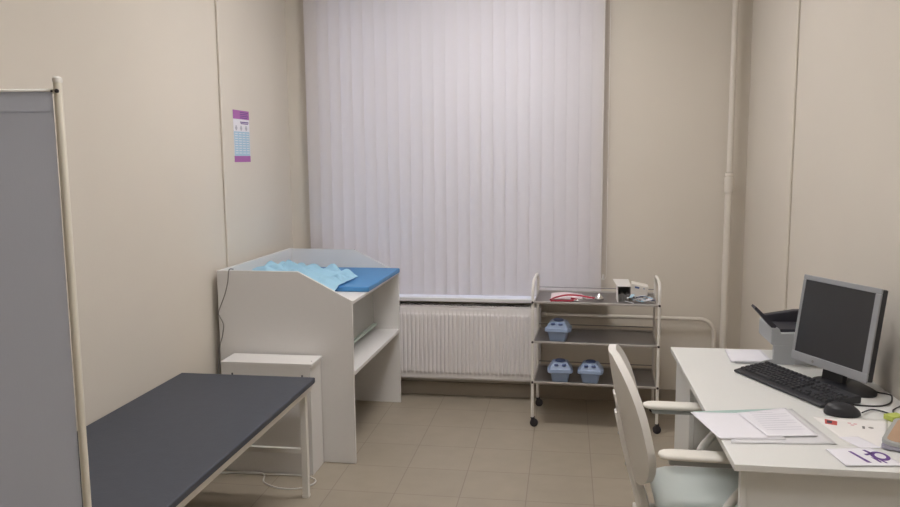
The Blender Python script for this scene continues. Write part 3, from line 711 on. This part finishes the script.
# monitor
yaw = math.radians(-154.5); tilt = math.radians(8.1)
mo = thing('computer_monitor', 'silver-framed flat monitor with a dark blank screen on a black stand', 'monitor', (0.905, 2.676, ZD))
mc0 = V((0.879, 2.654, 0.960)); mn = V((math.cos(yaw)*math.cos(tilt), math.sin(yaw)*math.cos(tilt), math.sin(tilt)))
mr_ = V((-math.sin(yaw), math.cos(yaw), 0)); mu = mn.cross(mr_)
if mu.z < 0: mu = -mu
mc = mc0
def mp_(a, b, c): return mc + mr_*a + mu*b + mn*c
def mbox(m_, a0, a1, b0, b1, c0, c1):
    vs_ = [mp_(a0,b0,c0), mp_(a1,b0,c0), mp_(a1,b1,c0), mp_(a0,b1,c0), mp_(a0,b0,c1), mp_(a1,b0,c1), mp_(a1,b1,c1), mp_(a0,b1,c1)]
    m_.add(vs_, [(0,3,2,1),(4,5,6,7),(0,1,5,4),(1,2,6,5),(2,3,7,6),(3,0,4,7)])
hw, hh = 0.1655, 0.150; bw = 0.0165; bb = 0.030; bl_, br_ = 0.012, 0.022; cz = -0.004
q = MB(); cz0 = -hh-0.002
mbox(q, -hw, hw, hh-bw, hh, -0.007, 0); mbox(q, -hw, hw, -hh, -hh+bb, -0.007, 0); mbox(q, -hw, -hw+bl_, -hh+bb, hh-bw, -0.007, 0); mbox(q, hw-br_, hw, -hh+bb, hh-bw, -0.007, 0)
bz_ = q.build('bezel', 'silver', mo, bevel=0.002)
q = MB(); mbox(q, -hw+bl_-0.001, hw-br_+0.001, -hh+bb-0.001, hh-bw+0.001, -0.0068, -0.0022); q.build('display', 'screen', mo)
q = MB(); mbox(q, -hw+0.002, hw-0.002, -hh+0.002, hh-0.002, -0.030, -0.007); mbox(q, -hw+0.05, hw-0.05, -hh+0.04, hh-0.04, -0.055, -0.030); q.build('rear_casing', 'blackplastic', mo, bevel=0.004)
q = MB(); cp = mp_(-0.062, -hh+0.012, 0); n_ = 14
vs_ = [cp + mr_*0.0052*math.cos(2*PI*k/n_) + mu*0.0052*math.sin(2*PI*k/n_) for k in range(n_)]; q.prism(vs_, mn*0.0008); q.build('round_emblem', 'cablegrey', bz_)
q = MB(); mbox(q, -0.045, 0.045, -hh-0.045, -hh+0.06, -0.050, -0.030); q.build('neck', 'blackplastic', mo, bevel=0.003)
q = MB(); bc = V((0.922, 2.655, 0)); n_ = 36; ring0 = []; ring1 = []; ring2 = []
rgt = V((mr_.x, mr_.y, 0)).normalized(); fw = V((mn.x, mn.y, 0)).normalized()
for k in range(n_):
    a = 2*PI*k/n_; e = rgt*math.cos(a)*0.118 + fw*math.sin(a)*0.074
    ring0.append(bc+e+V((0,0,ZD))); ring1.append(bc+e+V((0,0,ZD+0.006))); ring2.append(bc+e*0.6+V((0,0,ZD+0.022)))
q.smooth = True
q.add(ring0+ring1+ring2, [(i*n_+k, i*n_+(k+1) % n_, (i+1)*n_+(k+1) % n_, (i+1)*n_+k) for i in range(2) for k in range(n_)] + [tuple(range(2*n_, 3*n_)), tuple(reversed(range(n_)))])
q.build('stand_base', 'blackplastic', mo)

# printer
pn = thing('laser_printer', 'small grey laser printer with dark paper slot behind the monitor', 'printer', (0.88, 3.03, ZD))
py0, py1 = 2.925, 3.115
prof = [(0.840, ZD), (1.03, ZD), (1.03, 0.905), (0.985, 0.912), (0.955, 0.878), (0.79, 0.868), (0.783, 0.886), (0.756, 0.888), (0.755, 0.828), (0.762, 0.822), (0.840, 0.822)]
body = MB(); body.prism([(x, py0, z) for x, z in prof], (0, py1-py0, 0)); pb = body.build('body', 'printergrey', pn, bevel=0.004)
s_ = MB(); s_.box((0.791, py0+0.02, 0.869), (0.953, py1-0.02, 0.881)); s_.build('output_recess', 'printerdark', pn, bevel=0.002)
s_ = MB(); s_.prism([(0.765, py1-0.03, 0.868), (1.02, py1-0.03, 0.868), (1.02, py1-0.03, 0.930), (0.88, py1-0.03, 0.926), (0.765, py1-0.03, 0.905)], (0, 0.032, 0)); s_.build('rear_hood', 'printerdark', pn, bevel=0.004)
s_ = MB(); s_.box((0.951, py0+0.012, 0.874), (1.02, py1-0.012, 0.922)); s_.build('top_cover', 'printerdark', pn, bevel=0.004)
s_ = MB(); s_.prism([(0.776, py0+0.01, 0.893), (0.699, py0+0.01, 0.966), (0.694, py0+0.01, 0.958), (0.764, py0+0.01, 0.880)], (0, 0.055, 0)); s_.build('paper_flap', 'printerdark', pn)
s_ = MB(); s_.box((0.764, py0, ZD), (0.840, py0+0.012, 0.824)); s_.build('side_cheek', 'printergrey', pn, bevel=0.002)
s_ = MB(); s_.box((0.836, py0+0.02, ZD+0.012), (0.8405, py1-0.01, 0.815)); s_.build('feed_slot', 'printerdark', pn)
s_ = MB(); s_.prism([(0.632, py0-0.002, ZD+0.002), (0.768, py0-0.002, ZD+0.002), (0.768, py0-0.002, ZD+0.020), (0.740, py0-0.002, ZD+0.016), (0.716, py0-0.002, ZD+0.006), (0.632, py0-0.002, ZD+0.005)], (0, 0.006, 0)); s_.box((0.632, py0+0.004, ZD+0.001), (0.768, py1-0.03, ZD+0.004)); s_.build('feed_tray', 'printergrey', pn)
sheet('blank_paper', [(0.615,2.930), (0.766,2.934), (0.766,3.118), (0.628,3.108)], ZD+0.008, 'paper', 'clean white sheets lying in the feed tray of the printer', 'paper', th=0.003)

# books by the wall
def rrect(c, ux, L_, W_, r, z):
    ux = V(ux).normalized(); uy = V((-ux.y, ux.x, 0)); out = []
    for a0, sx, sy in ((0,1,1), (PI/2,-1,1), (PI,-1,-1), (3*PI/2,1,-1)):
        for k in range(5):
            a = a0+PI/2*k/4; out.append(V(c)+ux*(sx*(L_/2-r)+r*math.cos(a))+uy*(sy*(W_/2-r)+r*math.sin(a))+V((0,0,z)))
    return out
def slab(m_, c, ux, L_, W_, r, z0, z1): m_.prism(rrect(c, ux, L_, W_, r, z0), (0, 0, z1-z0)); return m_
ax = (0.50, 0.866, 0)
bcn = V((0.944, 2.160, 0)); 
tag(slab(MB(), bcn+V((0.001,-0.003,0)), ax, 0.235, 0.140, 0.012, ZD+0.0028, ZD+0.0125).build('notebook', 'lilac', bevel=0.001), 'grey-lilac notebook at the bottom of the small stack by the wall', 'notebook')
bk = thing('desk_calendar', 'tan-topped pad with rounded grey border on top of the notebook', 'pad', (bcn.x, bcn.y, ZD+0.0128))
bk.name = 'rounded_pad'
slab(MB(), bcn, ax, 0.235, 0.140, 0.030, ZD+0.0128, ZD+0.0235).build('pad_body', 'greyplastic', bk, bevel=0.002)
slab(MB(), bcn, ax, 0.213, 0.118, 0.024, ZD+0.0235, ZD+0.0242).build('tan_cover', 'tan', bk)
slab(MB(), (0.968, 2.330, 0), (1, 0.3, 0), 0.038, 0.05, 0.003, ZD, ZD+0.012)
tag(slab(MB(), (0.955, 2.335, 0), (1, 0.4, 0), 0.045, 0.035, 0.002, ZD+0.0012, ZD+0.016).build('sticky_note_pad', 'yellowgreen', bevel=0.001), 'yellow-green note pad wedged behind the tan-topped pad', 'note pad')

# ------------------------------------------------------------------ chair
YC = 2.39
chr_ = thing('office_chair', 'white plastic office chair with armrests and pale green seat pushed to the desk', 'chair', (0.48, YC, 0))
def hwz(z):
    zc = 0.70; t = (z-zc)/(0.235 if z > zc else 0.180)
    return 0.205*max(0.0, 1-abs(t)**2.5)**(1/2.1)
def xb(z): # centre line of the shell (concave towards the seat)
    t = (0.94-z)/0.4
    return 0.156 + 0.080*t**1.25
def back(u, v):
    z = 0.7025 + 0.2025*(-math.cos(v*PI)) + 0.035*0
    z = 0.515 + (0.927-0.515)*(0.5-0.5*math.cos(v*PI))
    h_ = max(hwz(z), 0.0005); y = (u*2-1)*h_
    return V((xb(z) + 0.055*(abs(y)/0.205)**1.8, YC+y, z))
sh_ = MB().grid(back, 32, 40).build('backrest', 'chairplastic', chr_, solid=0.024, ang=75)
sh_.modifiers.new('round_rim', 'BEVEL').width = 0.006
sh_.modifiers['round_rim'].segments = 3
sp_ = MB(); zz = [0.805, 0.74, 0.68, 0.6, 0.52, 0.44, 0.405, 0.39]; xx = [0.150, 0.158, 0.170, 0.190, 0.210, 0.236, 0.27, 0.36]
def strip(m_, zs, xs, hw_, t_):
    vs_ = []
    for z, x, h2 in zip(zs, xs, hw_): vs_ += [V((x, YC-h2, z)), V((x, YC+h2, z)), V((x+t_, YC+h2, z+0.004)), V((x+t_, YC-h2, z+0.004))]
    n = len(zs); fs = [(0,1,2,3), tuple(reversed([4*n-4, 4*n-3, 4*n-2, 4*n-1]))]
    for i in range(n-1):
        for k in range(4): fs.append((4*i+k, 4*i+(k+1) % 4, 4*i+4+(k+1) % 4, 4*i+4+k))
    m_.add(vs_, fs)
zs = [0.790, 0.76, 0.70, 0.62, 0.54, 0.46, 0.405]; strip(sp_, zs, [xb(z)-0.030+0.04*max(0,0.6-z) for z in zs], [0.026, 0.032, 0.035, 0.038, 0.044, 0.052, 0.060], 0.026)
spo = sp_.build('back_spine', 'chairplastic', chr_, bevel=0.005)
sp2 = MB(); zs = [0.728, 0.70, 0.62, 0.54, 0.46, 0.41]; strip(sp2, zs, [xb(z)-0.038 for z in zs], [0.022]+[0.028]*3+[0.034, 0.040], 0.022)
sp2.box((xb(0.41)-0.05, YC-0.03, 0.395), (0.45, YC+0.03, 0.415)); sp2.build('back_bracket', 'chairplastic', spo, bevel=0.004)
for z in (0.66, 0.56):
    MB().lathe([(0.005, 0), (0.005, 0.006)], (xb(z)-0.041, YC-0.012, z), 10, 'X').build('screw', 'greyplastic', spo)
# seat
se = MB()
def seatring(ins, z): return rrect(V((0.505, YC-0.015, 0)), (1, 0, 0), 0.45-ins*2, 0.44-ins*2, 0.085-ins*0.5, z)
rs = [seatring(0.02, 0.432), seatring(0.004, 0.440), seatring(0.0, 0.455), seatring(0.008, 0.474), seatring(0.03, 0.483), seatring(0.10, 0.480)]
n_ = 20; se.smooth = True
se.add([p for r_ in rs for p in r_], [(i*n_+k, i*n_+(k+1) % n_, (i+1)*n_+(k+1) % n_, (i+1)*n_+k) for i in range(len(rs)-1) for k in range(n_)] + [tuple(reversed(range(n_))), tuple(range(5*n_, 6*n_))])
se.build('seat', 'seatvinyl', chr_, ang=60)
MB().prism(rrect(V((0.50, YC-0.015, 0)), (1,0,0), 0.40, 0.36, 0.08, 0.414), (0,0,0.019)).build('seat_pan', 'chairplastic', chr_, bevel=0.004)
for sgn, ya in ((-1, 2.172), (1, 2.618)):
    ap = MB(); rr = []
    for k in range(13):
        t = 0.5-0.5*math.cos(PI*k/12); x = 0.266+0.262*t
        e = min(1.0, math.sqrt(max(0, 1-abs((0.5-t)/0.5)**9)))
        rr.append((x, 0.002+0.030*e, 0.0015+0.0088*e, 0.676 - 0.002*t))
    vs_ = []
    for x, w_, h_, zc in rr:
        for k in range(16):
            a = 2*PI*k/16; ca, sa = math.cos(a), math.sin(a)
            vs_.append(V((x, ya + w_*math.copysign(abs(ca)**0.7, ca), zc + h_*math.copysign(abs(sa)**0.7, sa))))
    ap.smooth = True
    ap.add(vs_, [(i*16+k, i*16+(k+1) % 16, (i+1)*16+(k+1) % 16, (i+1)*16+k) for i in range(12) for k in range(16)] + [tuple(reversed(range(16))), tuple(range(12*16, 13*16))])
    apo = ap.build('armrest', 'armplastic', chr_, ang=70)
    MB().box((0.295, ya-0.022, 0.652), (0.515, ya+0.022, 0.668)).build('armrest_plate', 'greyplastic', apo, bevel=0.003)
    yo = ya - sgn*0.0
    spp = smoothpath([(0.505, ya, 0.655), (0.522, ya, 0.62), (0.505, ya, 0.585), (0.465, ya, 0.53), (0.445, ya, 0.46), (0.44, ya-sgn*0.02, 0.42), (0.42, ya-sgn*0.08, 0.405)], 6)
    MB().tube(spp, 0.0135, 12).build('armrest_support', 'chairplastic', apo)
MB().tube([(0.50, YC-0.015, 0.10), (0.50, YC-0.015, 0.30)], 0.025, 16).build('gas_column', 'chairplastic', chr_)
MB().tube([(0.50, YC-0.015, 0.30), (0.50, YC-0.015, 0.40)], 0.015, 16).build('piston', 'chrome', chr_)
MB().box((0.42, YC-0.08, 0.385), (0.58, YC+0.05, 0.414)).build('tilt_mechanism', 'greyplastic', chr_, bevel=0.01)
for k in range(5):
    a = 2*PI*k/5+0.35; ca, sa = math.cos(a), math.sin(a)
    e = V((0.50+0.25*ca, YC-0.015+0.25*sa, 0.075))
    lg = MB().tube([(0.50, YC-0.015, 0.115), (0.50+0.12*ca, YC-0.015+0.12*sa, 0.10), e], [0.024, 0.019, 0.013], 12).build('star_leg', 'chairplastic', chr_)
    MB().lathe([(0.018, -0.02), (0.025, -0.017), (0.025, 0.017), (0.018, 0.02)], (e.x, e.y, 0.025), 16, 'X').build('caster', 'darkrubber', lg)
    MB().tube([(e.x, e.y, 0.03), (e.x, e.y, 0.08)], 0.006, 8).build('caster_stem', 'chrome', lg)

# ------------------------------------------------------------------ ceiling lamps
def lamp(x, y, label):
    t = thing('ceiling_lamp', label, 'lamp', (x, y, ZC-0.06))
    MB().box((x-0.30, y-0.30, ZC-0.055), (x+0.30, y+0.30, ZC)).build('housing', 'enamel', t, bevel=0.004)
    MB().box((x-0.285, y-0.285, ZC-0.062), (x+0.285, y+0.285, ZC-0.055)).build('diffuser', 'lamp', t)
lamp(-0.42, 3.50, 'square ceiling lamp panel nearest the window blind')
lamp(-0.10, 1.20, 'square ceiling lamp panel farther from the window, over the screen')

# ------------------------------------------------------------------ sky outside
wd = bpy.data.worlds.new('sky'); bpy.context.scene.world = wd; wd.use_nodes = True
nt = wd.node_tree; nt.nodes.clear()
out = nt.nodes.new('ShaderNodeOutputWorld'); bg = nt.nodes.new('ShaderNodeBackground')
tc = nt.nodes.new('ShaderNodeTexCoord'); sx_ = nt.nodes.new('ShaderNodeSeparateXYZ'); rp_ = nt.nodes.new('ShaderNodeValToRGB')
nt.links.new(tc.outputs['Generated'], sx_.inputs[0]); nt.links.new(sx_.outputs['Z'], rp_.inputs['Fac'])
rp_.color_ramp.elements[0].position = 0.0; rp_.color_ramp.elements[0].color = (0.40, 0.44, 0.58, 1)
rp_.color_ramp.elements[1].position = 0.6; rp_.color_ramp.elements[1].color = (0.80, 0.82, 1.0, 1)
nt.links.new(rp_.outputs['Color'], bg.inputs['Color']); bg.inputs['Strength'].default_value = 1.9
nt.links.new(bg.outputs[0], out.inputs['Surface'])

# ------------------------------------------------------------------ camera
f_px, pitch_, yaw_, roll_, hc = 765.138676, 0.123946791, 0.152024367, -0.00883757141, 1.52334241
cy, sy = math.cos(yaw_), math.sin(yaw_); cp_, sp_2 = math.cos(pitch_), math.sin(pitch_)
fwd = V((-sy*cp_, cy*cp_, -sp_2)); right = V((cy, sy, 0)); up = right.cross(fwd)
r2 = right*math.cos(roll_) + up*math.sin(roll_); u2 = -right*math.sin(roll_) + up*math.cos(roll_)
cam = bpy.data.cameras.new('camera'); co = bpy.data.objects.new('camera', cam); C.objects.link(co)
cam.sensor_width = 36; cam.lens = f_px/900*36; cam.clip_start = 0.05
mt = Matrix((( r2.x, u2.x, -fwd.x, 0), (r2.y, u2.y, -fwd.y, 0), (r2.z, u2.z, -fwd.z, hc), (0,0,0,1)))
co.matrix_world = mt
S = bpy.context.scene; S.camera = co
S.view_settings.view_transform = 'Standard'; S.view_settings.look = 'None'; S.view_settings.gamma = 1; S.view_settings.exposure = 1.45
S.view_settings.use_curve_mapping = False
